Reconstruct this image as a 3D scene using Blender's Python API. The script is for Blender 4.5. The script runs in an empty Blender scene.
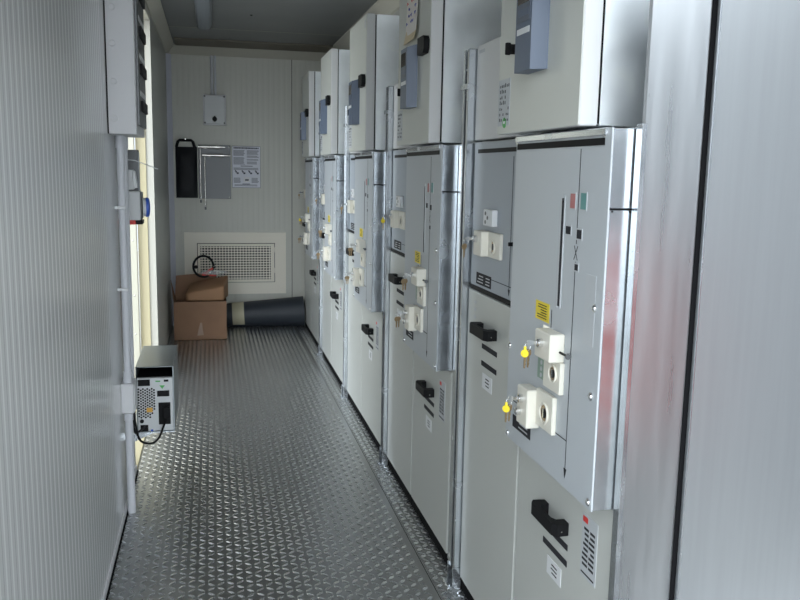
import bpy, bmesh, math, random
from mathutils import Vector, Matrix
random.seed(7)
C = bpy.context.scene.collection
PI = math.pi

# ------------------------------------------------------------------ materials
def mat(name, col, rough=.5, metal=0., bump=0., bscale=60., var=0., vscale=6., spec=.5, coat=0., stretch=None, rvar=0.):
    m = bpy.data.materials.new(name); m.use_nodes = True
    nt = m.node_tree; N = nt.nodes; L = nt.links
    b = N['Principled BSDF']
    b.inputs['Base Color'].default_value = (*col, 1)
    b.inputs['Roughness'].default_value = rough
    b.inputs['Metallic'].default_value = metal
    b.inputs['Specular IOR Level'].default_value = spec
    b.inputs['Coat Weight'].default_value = coat
    b.inputs['Coat Roughness'].default_value = .15
    if bump or var or rvar:
        tc = N.new('ShaderNodeTexCoord'); mp = N.new('ShaderNodeMapping')
        L.new(tc.outputs['Object'], mp.inputs['Vector'])
        if stretch: mp.inputs['Scale'].default_value = stretch
        if var or rvar:
            n = N.new('ShaderNodeTexNoise'); n.inputs['Scale'].default_value = vscale; n.inputs['Detail'].default_value = 5
            L.new(mp.outputs[0], n.inputs['Vector'])
            if var:
                r = N.new('ShaderNodeMapRange'); r.inputs['From Min'].default_value = .3; r.inputs['From Max'].default_value = .7
                r.inputs['To Min'].default_value = 1 - var; r.inputs['To Max'].default_value = 1 + var
                L.new(n.outputs['Fac'], r.inputs['Value'])
                mx = N.new('ShaderNodeVectorMath'); mx.operation = 'SCALE'; mx.inputs[0].default_value = col
                L.new(r.outputs[0], mx.inputs['Scale']); L.new(mx.outputs[0], b.inputs['Base Color'])
            if rvar:
                r2 = N.new('ShaderNodeMapRange'); r2.inputs['From Min'].default_value = .3; r2.inputs['From Max'].default_value = .7
                r2.inputs['To Min'].default_value = max(.02, rough - rvar); r2.inputs['To Max'].default_value = rough + rvar
                L.new(n.outputs['Fac'], r2.inputs['Value']); L.new(r2.outputs[0], b.inputs['Roughness'])
        if bump:
            n2 = N.new('ShaderNodeTexNoise'); n2.inputs['Scale'].default_value = bscale; n2.inputs['Detail'].default_value = 3
            L.new(mp.outputs[0], n2.inputs['Vector'])
            bp = N.new('ShaderNodeBump'); bp.inputs['Strength'].default_value = bump; bp.inputs['Distance'].default_value = .0003
            L.new(n2.outputs['Fac'], bp.inputs['Height']); L.new(bp.outputs[0], b.inputs['Normal'])
    return m

M = dict(
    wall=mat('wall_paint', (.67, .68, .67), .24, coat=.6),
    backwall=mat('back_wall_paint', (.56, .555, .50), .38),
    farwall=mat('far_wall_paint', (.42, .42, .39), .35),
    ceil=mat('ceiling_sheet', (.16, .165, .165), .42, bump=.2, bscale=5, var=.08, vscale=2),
    cove=mat('cove_trim_paint', (.46, .44, .38), .5),
    ceilshade=mat('brown_ceiling_shade', (.16, .14, .11), .6),
    lilac=mat('lilac_corner_trim', (.62, .63, .72), .45),
    cream=mat('cream_frame_paint', (.50, .475, .39), .45),
    creamlight=mat('pale_cream_paint', (.52, .50, .44), .45),
    creamyellow=mat('yellow_cream_paint', (.56, .49, .31), .5),
    floor=mat('aluminium_tread', (.39, .395, .395), .30, metal=.88),
    bars=mat('pale_tread_bars', (.78, .79, .80), .27, metal=.95),
    dirt=mat('pale_scuff', (.60, .60, .58), .8),
    dark=mat('dark_gap_shade', (.008, .008, .009), .9, spec=.1),
    black=mat('black_plastic', (.008, .008, .009), .6, spec=.2),
    blackmatte=mat('black_fabric', (.008, .009, .012), .5, spec=.25, bump=.5, bscale=30),
    galv=mat('galvanised_steel', (.58, .61, .64), .24, metal=.93, bump=.05, bscale=25, var=.08, vscale=9, rvar=.06),
    galvrough=mat('brushed_galvanised_sheet', (.46, .475, .49), .30, metal=.9, bump=.08, bscale=40, var=.04, vscale=5, stretch=(6, 6, .4), rvar=.05),
    greysheet=mat('grey_sheet', (.36, .375, .39), .34, metal=.7, bump=.08, bscale=50, var=.03, vscale=8, stretch=(8, 8, .3)),
    lvdoor=mat('warm_grey_enamel', (.60, .61, .565), .38, bump=.15, bscale=150, coat=.12),
    lvwhite=mat('white_enamel', (.68, .68, .68), .45),
    lowdoor=mat('grey_beige_enamel', (.54, .55, .52), .38, bump=.15, bscale=150, coat=.12),
    cover=mat('blue_grey_enamel', (.50, .53, .56), .38, bump=.12, bscale=150, coat=.1),
    bluepanel=mat('blue_grey_panel', (.35, .385, .43), .42),
    relay=mat('blue_relay_plastic', (.095, .125, .185), .42),
    relaydark=mat('dark_blue_plastic', (.09, .11, .15), .4),
    screen=mat('relay_screen', (.05, .04, .035), .15),
    lock=mat('ivory_lock_plastic', (.78, .75, .66), .42),
    chrome=mat('chrome', (.82, .82, .82), .12, metal=1),
    brass=mat('worn_key_brass', (.42, .31, .19), .35, metal=.8),
    yellow=mat('yellow_plastic', (.85, .66, .03), .45),
    white=mat('white_label', (.75, .76, .77), .5),
    labelgrey=mat('grey_label', (.52, .54, .56), .5),
    ink=mat('label_ink', (.035, .035, .04), .7, spec=.15),
    red=mat('red_mark', (.70, .05, .04), .45),
    redwin=mat('dull_red_window', (.42, .14, .14), .35),
    teal=mat('teal_window', (.10, .28, .27), .35),
    greenwin=mat('green_window', (.25, .36, .28), .3),
    green=mat('green_sticker', (.10, .45, .12), .5),
    pvc=mat('grey_pvc', (.62, .63, .67), .42),
    pvcbox=mat('light_grey_pvc_box', (.68, .68, .70), .45),
    socketbox=mat('socket_box_plastic', (.62, .63, .64), .45),
    blue=mat('blue_cap_plastic', (.02, .10, .55), .35),
    card=mat('cardboard', (.26, .145, .085), .75, bump=.2, bscale=40, var=.06, vscale=9),
    kraftlight=mat('worn_tape', (.36, .25, .19), .5),
    kraft=mat('brown_kraft', (.33, .18, .095), .7, bump=.4, bscale=14),
    rubber=mat('dark_rubber_mat', (.026, .032, .042), .55, bump=.2, bscale=80),
    tape=mat('masking_tape', (.52, .48, .34), .6),
    plategrey=mat('grey_metal_plate', (.13, .135, .14), .4, metal=.3),
    steel=mat('steel_rod', (.62, .60, .57), .25, metal=1),
    lampgrey=mat('grey_lamp_diffuser', (.17, .19, .22), .35),
    upswhite=mat('ups_white_panel', (.70, .72, .73), .45),
    upscase=mat('ups_steel_case', (.20, .225, .235), .28, metal=.7),
    paper=mat('note_paper', (.78, .74, .70), .7),
    manila=mat('manila_tape', (.66, .55, .36), .6),
    inkblue=mat('pen_blue', (.12, .13, .45), .6),
    poster=mat('poster_paper', (.74, .75, .82), .5),
    posterink=mat('poster_grey_print', (.24, .25, .30), .6),
    posterdark=mat('poster_dark_print', (.04, .045, .08), .6),
    outwall=mat('added_wall_grey', (.17, .18, .19), .6),
    dullred=mat('dull_red_paint', (.66, .10, .08), .5),
    grille=mat('grille_cream', (.84, .79, .69), .5),
    galvmatte=mat('matte_galvanised', (.93, .96, .98), .46, metal=.95, bump=.05, bscale=25, var=.06, vscale=8, rvar=.08),
    ground=mat('concrete_yard', (.38, .37, .34), .85, var=.1, vscale=3),
    orange=mat('orange_sticker', (.75, .42, .08), .5),
)
# thin clear plastic
m = mat('clear_plastic', (.8, .8, .8), .12); m.node_tree.nodes['Principled BSDF'].inputs['Alpha'].default_value = .3; M['clear'] = m

# ------------------------------------------------------------------ mesh builder
class MB:
    def __init__(self): self.v = []; self.f = []; self.mi = []; self.mats = []; self.sm = []
    def _m(self, m):
        if m not in self.mats: self.mats.append(m)
        return self.mats.index(m)
    def raw(self, vs, fs, m=None, smooth=False):
        o = len(self.v); self.v += [tuple(a) for a in vs]
        k = self._m(m) if m else 0
        for f in fs: self.f.append([i + o for i in f]); self.mi.append(k); self.sm.append(smooth)
        return self
    def frombm(self, bm, m=None, smooth=False):
        bm.verts.index_update()
        self.raw([v.co[:] for v in bm.verts], [[v.index for v in f.verts] for f in bm.faces], m, smooth); bm.free(); return self
    def box(self, x0, x1, y0, y1, z0, z1, bev=0., m=None, seg=1, taper=None):
        bm = bmesh.new()
        r = bmesh.ops.create_cube(bm, size=1)
        for v in bm.verts:
            v.co = Vector(((x0 + x1) / 2 + v.co.x * (x1 - x0), (y0 + y1) / 2 + v.co.y * (y1 - y0), (z0 + z1) / 2 + v.co.z * (z1 - z0)))
        if bev: bmesh.ops.bevel(bm, geom=list(bm.edges), offset=bev, segments=seg, profile=.7, affect='EDGES')
        return self.frombm(bm, m)
    def cyl(self, c, ax, r, h, seg=20, m=None, r2=None):
        """c = centre of one end, ax = direction vector, h = length"""
        ax = Vector(ax).normalized(); q = Vector((0, 0, 1)).rotation_difference(ax); c = Vector(c)
        if r2 is None: r2 = r
        vs = []; 
        for k in range(seg):
            a = 2 * PI * k / seg; vs.append(c + q @ Vector((r * math.cos(a), r * math.sin(a), 0)))
        for k in range(seg):
            a = 2 * PI * k / seg; vs.append(c + q @ Vector((r2 * math.cos(a), r2 * math.sin(a), h)))
        fs = [[k, (k + 1) % seg, seg + (k + 1) % seg, seg + k] for k in range(seg)]
        self.raw(vs, fs, m, True)
        self.raw(vs[:seg], [list(range(seg))[::-1]], m); self.raw(vs[seg:], [list(range(seg))], m)
        return self
    def dome(self, c, ax, r, h, seg=14, rings=4, m=None):
        ax = Vector(ax).normalized(); q = Vector((0, 0, 1)).rotation_difference(ax); c = Vector(c)
        vs = []; fs = []
        for j in range(rings):
            t = j / rings * PI / 2
            for k in range(seg):
                a = 2 * PI * k / seg; vs.append(c + q @ Vector((r * math.cos(t) * math.cos(a), r * math.cos(t) * math.sin(a), h * math.sin(t))))
        vs.append(c + q @ Vector((0, 0, h)))
        for j in range(rings - 1):
            for k in range(seg): fs.append([j * seg + k, j * seg + (k + 1) % seg, (j + 1) * seg + (k + 1) % seg, (j + 1) * seg + k])
        for k in range(seg): fs.append([(rings - 1) * seg + k, (rings - 1) * seg + (k + 1) % seg, rings * seg])
        return self.raw(vs, fs, m, True)
    def tube(self, pts, r, seg=10, m=None, closed=False, caps=True):
        pts = [Vector(p) for p in pts]; n = len(pts); vs = []; fs = []
        nrm = None
        for i, p in enumerate(pts):
            if closed: t = (pts[(i + 1) % n] - pts[i - 1]).normalized()
            else: t = (pts[min(i + 1, n - 1)] - pts[max(i - 1, 0)]).normalized()
            if nrm is None:
                nrm = t.orthogonal().normalized()
            nrm = (nrm - t * nrm.dot(t)).normalized(); b = t.cross(nrm)
            rr = r[i] if isinstance(r, (list, tuple)) else r
            for k in range(seg):
                a = 2 * PI * k / seg; vs.append(p + (nrm * math.cos(a) + b * math.sin(a)) * rr)
        for i in range(n if closed else n - 1):
            j = (i + 1) % n
            for k in range(seg): fs.append([i * seg + k, i * seg + (k + 1) % seg, j * seg + (k + 1) % seg, j * seg + k])
        self.raw(vs, fs, m, True)
        if caps and not closed:
            self.raw(vs[:seg], [list(range(seg))[::-1]], m); self.raw(vs[-seg:], [list(range(seg))], m)
        return self
    def prism(self, poly, plane, a, b, m=None):
        """poly = 2-D outline; plane 'xy','xz','yz'; extruded from a to b along the third axis"""
        def P(u, v, w): return {'xy': (u, v, w), 'xz': (u, w, v), 'yz': (w, u, v)}[plane]
        n = len(poly); vs = [P(u, v, a) for u, v in poly] + [P(u, v, b) for u, v in poly]
        fs = [[k, (k + 1) % n, n + (k + 1) % n, n + k] for k in range(n)] + [list(range(n))[::-1], list(range(n, 2 * n))]
        return self.raw(vs, fs, m)
    def build(self, name, material, parent=None, **props):
        me = bpy.data.meshes.new(name)
        off = Vector((0, 0, 0)); p = parent
        while p is not None: off += p.location; p = p.parent
        if parent is None:
            xs = [v[0] for v in self.v]; ys = [v[1] for v in self.v]; zs = [v[2] for v in self.v]
            off = Vector(((min(xs) + max(xs)) / 2, (min(ys) + max(ys)) / 2, min(zs)))
        me.from_pydata([Vector(v) - off for v in self.v], [], self.f)
        mats = [material] + [x for x in self.mats if x is not material]
        for x in mats: me.materials.append(x)
        for i, poly in enumerate(me.polygons):
            mm = self.mats[self.mi[i]] if self.mats else material
            poly.material_index = mats.index(mm)
            poly.use_smooth = self.sm[i]
        bm = bmesh.new(); bm.from_mesh(me); bmesh.ops.recalc_face_normals(bm, faces=bm.faces); bm.to_mesh(me); bm.free()
        me.update()
        o = bpy.data.objects.new(name, me); C.objects.link(o)
        if parent: o.parent = parent
        else: o.location = off
        for k, v in props.items(): o[k] = v
        return o
class MBm(MB):
    """every face needs a material given; default goes to the build material"""
    def __init__(self, default): super().__init__(); self.d = default; self._m(default)
    def raw(self, vs, fs, m=None, smooth=False): return super().raw(vs, fs, m or self.d, smooth)
    def build(self, name, parent=None, **props): return super().build(name, self.d, parent, **props)

def thing(name, label, cat, loc, group=None):
    o = bpy.data.objects.new(name, None); C.objects.link(o); o.location = loc; o.empty_display_size = .1
    o['label'] = label; o['category'] = cat
    if group: o['group'] = group
    return o
def tag(o, label, cat, group=None):
    o['label'] = label; o['category'] = cat
    if group: o['group'] = group
    return o
def struct(o): o['kind'] = 'structure'; return o
def copy_tree(o, parent=None):
    c = o.copy(); C.objects.link(c); c.parent = parent
    for ch in list(o.children): copy_tree(ch, c)
    return c
def MX(key): return MBm(M[key])

# ------------------------------------------------------------------ the setting
XL, XR, XF = -.39, 1.16, .863          # left wall, right wall, cabinet fronts
YB, YN, ZC = 8.11, .45, 2.60
D0, D1 = 4.13, 6.0                     # side door opening

def tread_floor():
    b = MX('floor')
    XS = .772
    b.box(XL - .12, XS - .002, YN, YB + .1, -.05, 0)
    b.box(XS + .002, 1.4, YN, YB + .1, -.05, 0)
    b.box(XS - .002, XS + .002, YN, YB + .1, -.05, -.003, m=M['dark'])
    V = []; F = []
    def bar(cx, cy, ang, L, W, H):
        c, s = math.cos(ang), math.sin(ang); o = len(V)
        for (u, v, h) in ((-L, 0, .0), (-L * .45, -W, 0), (L * .45, -W, 0), (L, 0, 0), (L * .45, W, 0), (-L * .45, W, 0), (-L * .55, 0, H), (L * .55, 0, H)):
            V.append((cx + u * c - v * s, cy + u * s + v * c, .0002 + h))
        for f in ((0, 1, 6), (1, 2, 7, 6), (2, 3, 7), (3, 4, 7), (4, 5, 6, 7), (5, 0, 6)): F.append([o + k for k in f])
    p = .0345
    nx = int((XS - XL) / p); 
    for i in range(nx):
        for j in range(int((YB - 1.9) / p)):
            x = XL + .02 + i * p; y = 1.9 + j * p
            if x > XS - .022: continue
            bar(x, y, PI / 4 if (i + j) % 2 == 0 else -PI / 4, .0175, .0066, .0017)
    q = .030
    for i in range(3):
        for j in range(int((YB - 1.9) / q)):
            x = XS + .020 + i * q + (.0 if j % 2 else .0); y = 1.9 + j * q
            bar(x, y, PI / 4 if (i + j) % 2 == 0 else -PI / 4, .018, .0085, .0018)
    b.raw(V, F, M['bars'])  # raised bars use a paler metal than the plate
    return struct(b.build('floor'))
tread_floor()

def ribbed(axis, a0, a1, pos, dirn, z0, z1, thick, name, key, pitch=.05, flats=()):
    """sheet wall with shallow vertical ribs; pos = plane, dirn = +1/-1 side facing the room"""
    b = MX(key); pts = []
    a = a0
    d = .0008
    while a < a1 - 1e-6:
        fl = any(f0 <= a < f1 for f0, f1 in flats)
        e = min(a + pitch, a1)
        if fl or e - a < pitch * .99: pts += [(a, 0)]
        else: pts += [(a, 0), (a + pitch * .42, 0), (a + pitch * .55, -d), (a + pitch * .85, -d), (a + pitch * .98, 0)]
        a = e
    pts.append((a1, 0))
    outer = [(a1, -thick), (a0, -thick)]
    poly = [(u, pos + dirn * v) for u, v in pts + outer]
    if axis == 'y': b.prism([(v, u) for u, v in poly], 'xy', z0, z1)
    else: b.prism(poly, 'xy', z0, z1)
    return struct(b.build(name))

ribbed('y', YN, D0, XL, 1, 0, ZC, .06, 'wall_left', 'wall', flats=((3.25, 4.2),))
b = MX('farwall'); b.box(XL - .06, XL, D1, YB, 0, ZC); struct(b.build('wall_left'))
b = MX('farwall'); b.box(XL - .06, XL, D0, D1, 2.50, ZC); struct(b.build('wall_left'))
# back wall around the ventilation opening, with ribs and one panel joint
b = MX('backwall')
def backpiece(x0, x1, z0, z1):
    pts = []; x = x0; d = .0009; P = .05
    g = math.ceil((x0 - XL) / P - 1e-6) * P + XL
    pts.append((x0, 0))
    while g < x1 - P:
        pts += [(g, 0), (g + P * .42, 0), (g + P * .55, d), (g + P * .85, d), (g + P * .98, 0)]; g += P
    pts.append((x1, 0))
    poly = [(u, YB + v) for u, v in pts] + [(x1, YB + .06), (x0, YB + .06)]
    b.prism(poly, 'xy', z0, z1)
backpiece(XL - .06, .752, .0, ZC); backpiece(.758, 1.4, 0, ZC)
b.box(.752, .758, YB + .006, YB + .06, 0, ZC, m=M['dark'])
struct(b.build('wall_back'))
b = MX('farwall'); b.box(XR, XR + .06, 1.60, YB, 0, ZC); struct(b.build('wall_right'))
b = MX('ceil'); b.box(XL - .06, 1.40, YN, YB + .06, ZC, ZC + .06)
b.box(XL, 1.16, 7.05, 7.056, ZC - .0015, ZC, m=M['cove'])
struct(b.build('ceiling'))
b = MX('ceilshade'); b.box(XL + .09, XR - .08, 7.62, YB - .09, ZC - .012, ZC); struct(b.build('shade_strip'))  # flat brown strip painted in for the shading of the back trim lip
b = MX('cove'); b.prism([(XL, 2.52), (XL + .012, 2.52), (XL + .075, ZC - .012), (XL + .075, ZC), (XL, ZC)], 'xz', YN, YB); struct(b.build('trim_2'))
b = MX('cove'); b.prism([(YB, 2.52), (YB - .012, 2.52), (YB - .075, ZC - .012), (YB - .075, ZC), (YB, ZC)], 'yz', XL, XR); struct(b.build('trim_3'))
b = MX('cove'); b.prism([(XR, 2.50), (XR - .02, 2.50), (XR - .085, ZC - .012), (XR - .085, ZC), (XR, ZC)], 'xz', 1.60, YB); struct(b.build('trim_4'))
b = MX('lilac'); b.prism([(XL, YB), (XL, YB - .05), (XL + .004, YB - .05), (XL + .045, YB - .004), (XL + .045, YB)], 'xy', 0, 2.52); struct(b.build('trim_5'))
b = MX('pvcbox'); b.box(XL, XL + .006, YN, D0, 0, .035); b.box(XL + .006, XL + .012, YN, D0, 0, .008, m=M['dark']); struct(b.build('baseboard_left'))  # dark strip along the foot stands in for the baseboard's shadow
# side door frame and its leaf standing open outside
b = MX('creamlight')
b.box(XL - .045, XL + .004, D1 - .03, D1, 0, 2.50, m=M['creamlight'])
b.box(XL - .11, XL - .045, D1 - .045, D1 - .005, 0, 2.50, m=M['creamyellow'])
b.box(XL - .11, XL + .004, D0 + .03, D1 - .045, 2.46, 2.50)
b.box(XL - .11, XL - .062, D0, D0 + .03, 0, 2.50)
b.box(XL - .11, XL + .004, D0 + .03, D1 - .045, -.02, .012, m=M['creamyellow'])
struct(b.build('trim_6'))
dr = thing('door_1', '', '', (XL - .12, D1 - .02, .02)); del dr['label']; del dr['category']; dr['kind'] = 'structure'
b = MX('cream'); b.box(XL - .115 - .95, XL - .115, D1 - .10, D1 - .055, .02, 2.46, .003); b.build('leaf', dr)
b = MX('creamyellow')
for z in (.35, .62, 1.0, 1.5, 2.0): b.dome((XL - .14, D1 - .10, z), (0, -1, 0), .006, .003, m=M['steel'])
b.build('screw', dr, kind='stuff')
b = MX('ground'); b.box(-14, XL - .12, -6, 16, -.25, -.05); struct(b.build('ground'))
b = MX('ground'); b.box(-14, 14, -16, YN, -.35, -.22); struct(b.build('ground'))

# ------------------------------------------------------------------ switchgear, unit 1 built where it stands, then copied
ORD = ['nearest', 'second nearest', 'middle', 'second farthest', 'farthest']
PITCH = 1.30
def printlines(b, x, y0, y1, z0, z1, n, m, fill=.5, seed=1, cols=1):
    rr = random.Random(seed); h = (z1 - z0) / n
    for i in range(n):
        z = z0 + i * h
        for c in range(cols):
            w = (y1 - y0) / cols; a = y0 + c * w + w * .05; e = a + w * (.55 + .38 * rr.random())
            b.box(x - .0004, x, a, e, z + h * .2, z + h * (.2 + fill), m=m)

def U_handle(name, parent, y0, y1, z, x):
    b = MX('black')
    b.prism([(x, y0), (x - .032, y0 - .004), (x - .042, y0 + .012), (x - .042, y1 - .012), (x - .032, y1 + .004), (x, y1), (x, y1 - .030),
             (x - .022, y1 - .030), (x - .029, y1 - .045), (x - .029, y0 + .045), (x - .022, y0 + .030), (x, y0 + .030)], 'xy', z - .016, z + .016)
    h = b.build(name, parent)
    b = MX('steel'); b.dome((x - .020, y0 - .0015, z - .004), (0, -1, 0), .003, .0012); b.build('screw', h)
    return h

def barrel(parent, x, y, z):
    b = MX('chrome'); b.cyl((x, y, z), (-1, 0, 0), .0115, .010, 18); b.dome((x - .010, y, z), (-1, 0, 0), .0095, .004)
    return b.build('key_barrel', parent)
def bore(parent, x, y, z, r):
    b = MX('lock')
    ring = [(x - .002, y + r * math.cos(a), z + r * math.sin(a)) for a in [2 * PI * k / 24 for k in range(24)]]
    b.tube(ring, .0028, 8, closed=True)
    b.cyl((x + .001, y, z), (-1, 0, 0), r * .80, .0018, 20, m=M['brass'])
    b.cyl((x - .0008, y, z), (-1, 0, 0), r * .52, .0016, 16, m=M['black'])
    b.box(x - .004, x - .001, y - .0025, y + .0025, z - r * .5, z + r * .55, m=M['chrome'])
    return b.build('bore', parent)

def make_breaker_cabinet(Y):
    t = thing('breaker_cabinet', '', 'electrical cabinet', (XF, Y + .44, 0))
    y0, y1 = Y + .14, Y + .730
    b = MX('lvdoor'); b.box(XF + .012, XR - .004, y0, y1, .0, 1.600)
    b.box(XF, XF + .03, y0, y1, .0, .040, m=M['dark']); b.build('body', t)
    b = MX('galv'); b.box(XF, XF + .20, Y + .088, y0 - .001, .03, 1.600, .002); b.build('corner_frame', t)
    b = MX('galv'); b.box(XF + .001, XR - .01, y0, y1, .765, 1.600)
    b.build('side_frame', t)
    b = MX('lowdoor'); b.box(XF - .004, XF + .012, y0 + .004, y1 - .004, .045, .762, .0025); d = b.build('door', t)
    U_handle('handle', d, Y + .372, Y + .530, .620, XF - .004)
    b = MX('plategrey')
    b.box(XF - .0055, XF - .004, Y + .372, Y + .525, .562, .578, m=M['ink']); b.box(XF - .0055, XF - .004, Y + .372, Y + .525, .519, .535, m=M['ink']); b.build('vent_slot', d)
    b = MX('white'); b.box(XF - .0052, XF - .004, Y + .402, Y + .492, .448, .497); printlines(b, XF - .0052, Y + .425, Y + .475, .458, .49, 3, M['ink'], .35, 3); b.build('label_plate', d)
    b = MX('labelgrey'); b.box(XF - .0052, XF - .004, Y + .215, Y + .296, .545, .700)
    printlines(b, XF - .0052, Y + .225, Y + .29, .57, .672, 8, M['ink'], .5, 5, 2); b.box(XF - .0058, XF - .0052, Y + .266, Y + .292, .680, .694, m=M['red'])
    b.box(XF - .0058, XF - .0052, Y + .222, Y + .29, .552, .556, m=M['ink']); b.build('rating_label', d)
    # mechanism cover
    X = .80; c0, c1, z0, z1 = Y + .140, Y + .690, .768, 1.598
    b = MX('cover'); b.box(X, X + .004, c0, c1, z0, z1, .0012)
    c = b.build('mechanism_cover', t)
    b = MX('galv'); b.box(X + .0042, XF - .001, c0 + .001, c1 - .004, z0 + .002, 1.428, .001); b.box(X + .0042, XF - .001, c0 + .001, c1 - .004, 1.432, z1 - .002, .001)
    b.box(X + .006, XF - .001, c0 + .003, c1 - .006, 1.427, 1.433, m=M['dark'])
    for q in (.010, .050): b.dome((X + q, c0 + .001, 1.425), (0, -1, 0), .0022, .001, m=M['dark'])
    b.build('side_plate', c)
    b = MX('galv'); b.box(X - .006, X, c0 + .02, c1 - .005, 1.582, 1.596, .001); b.build('top_rail', c)
    b = MX('black'); b.box(X - .0025, X, c0 + .03, c1 - .012, 1.562, 1.577); b.build('top_slot', c)
    for (yy, zz) in ((c0 + .028, 1.588), (c0 + .035, 1.216), (c0 + .030, 1.022), (c0 + .014, .786), (c1 - .012, 1.030), (c1 - .020, .782), (c1 - .01, 1.585)):
        b = MX('chrome'); b.cyl((X, yy, zz), (-1, 0, 0), .009, .0018, 16); b.dome((X - .0018, yy, zz), (-1, 0, 0), .0068, .005); b.build('bolt', c)
    # mimic diagram: line, cross, arrow, windows
    b = MX('ink'); ym = Y + .284; xf = X - .0006
    def ln(ya, yb, za, zb, m=None): b.box(xf, X, min(ya, yb), max(ya, yb), min(za, zb), max(za, zb), m=m)
    ln(ym - .0013, ym + .0013, 1.345, 1.556); ln(ym - .0013, ym + .0013, .80, 1.305)
    for sgn in (1, -1):
        b.raw([(xf, ym - .011, 1.325 - .016 * sgn), (xf, ym - .0075, 1.325 - .016 * sgn), (xf, ym + .011, 1.325 + .016 * sgn), (xf, ym + .0075, 1.325 + .016 * sgn)], [[0, 1, 2, 3]])
    b.prism([(ym, .792), (ym + .008, .816), (ym - .008, .816)], 'yz', xf, X)
    b.raw([(xf, ym, .882), (xf, ym, .885), (xf, c1 - .03, .885), (xf, c1 - .03, .882)], [[0, 1, 2, 3]])
    b.build('mimic_line', c)
    for (ya, yb, za, zb, key, nm) in ((Y + .300, Y + .325, 1.424, 1.457, 'redwin', 'indicator_window'), (Y + .243, Y + .270, 1.424, 1.460, 'teal', 'indicator_window'),
                                      (Y + .316, Y + .342, 1.364, 1.382, 'ink', 'counter_window'), (Y + .258, Y + .282, 1.358, 1.378, 'ink', 'counter_window'), (Y + .268, Y + .285, 1.286, 1.300, 'ink', 'counter_window')):
        b = MX('labelgrey'); b.box(X - .0012, X, ya - .003, yb + .003, za - .003, zb + .003); b.box(X - .0016, X - .0010, ya, yb, za, zb, m=M[key]); b.build(nm, c)
    b = MX('ink'); ys = Y + .365; b.box(X - .0012, X, ys - .007, ys + .007, 1.19, 1.445)
    b.cyl((X, ys, 1.447), (-1, 0, 0), .008, .0012, 16, m=M['labelgrey']); b.box(X - .0018, X, ys - .0105, ys - .007, 1.185, 1.447, m=M['labelgrey']); b.box(X - .0018, X, ys + .007, ys + .0105, 1.185, 1.447, m=M['labelgrey']); b.build('charging_slot', c)
    b = MX('yellow'); b.box(X - .0008, X, Y + .418, Y + .505, 1.138, 1.185); printlines(b, X - .0008, Y + .43, Y + .495, 1.143, 1.181, 6, M['ink'], .35, 2); b.build('warning_label', c)
    b = MX('chrome'); b.box(X - .006, X, Y + .40, Y + .438, 1.125, 1.133); b.box(X - .0007, X, Y + .402, Y + .405, 1.115, 1.175, m=M['ink']); b.build('latch', c)
    b = MX('labelgrey'); b.box(X - .0006, X, Y + .175, Y + .225, 1.13, 1.285); b.build('clear_label', c)
    b = MX('ink'); b.box(X - .001, X, Y + .505, Y + .635, .812, .846)
    printlines(b, X - .001, Y + .52, Y + .62, .818, .842, 2, M['labelgrey'], .3, 4); b.build('data_plate', c)
    # upper lock
    b = MX('lock'); b.box(.762, X, Y + .318, Y + .412, 1.062, 1.130, .003); b.box(.788, X, Y + .312, Y + .412, .985, 1.062, .002); lk = b.build('interlock_block', c)
    barrel(lk, .762, Y + .368, 1.102); bore(lk, .7875, Y + .350, 1.030, .021)
    b = MX('greenwin'); b.box(X - .002, X, Y + .424, Y + .472, .992, 1.045)
    for k in range(3): b.cyl((X - .002, Y + .448, 1.002 + .016 * k), (-1, 0, 0), .006, .001, 12, m=M['labelgrey'])
    b.build('position_window', c)
    b = MX('black'); b.cyl((.788, Y + .318, 1.088), (0, -1, 0), .0028, .045, 10); b.cyl((.788, Y + .273, 1.088), (0, -1, 0), .007, .003, 14, m=M['plategrey']); b.build('release_pin', lk)
    # lower lock
    b = MX('lock'); b.box(.764, X, Y + .448, Y + .520, .862, .962, .003); b.box(.788, X, Y + .346, Y + .449, .876, .970, .002); lk = b.build('interlock_block', c)
    barrel(lk, .764, Y + .484, .933); barrel(lk, .764, Y + .498, .896); bore(lk, .7875, Y + .392, .920, .025)
    return t

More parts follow.
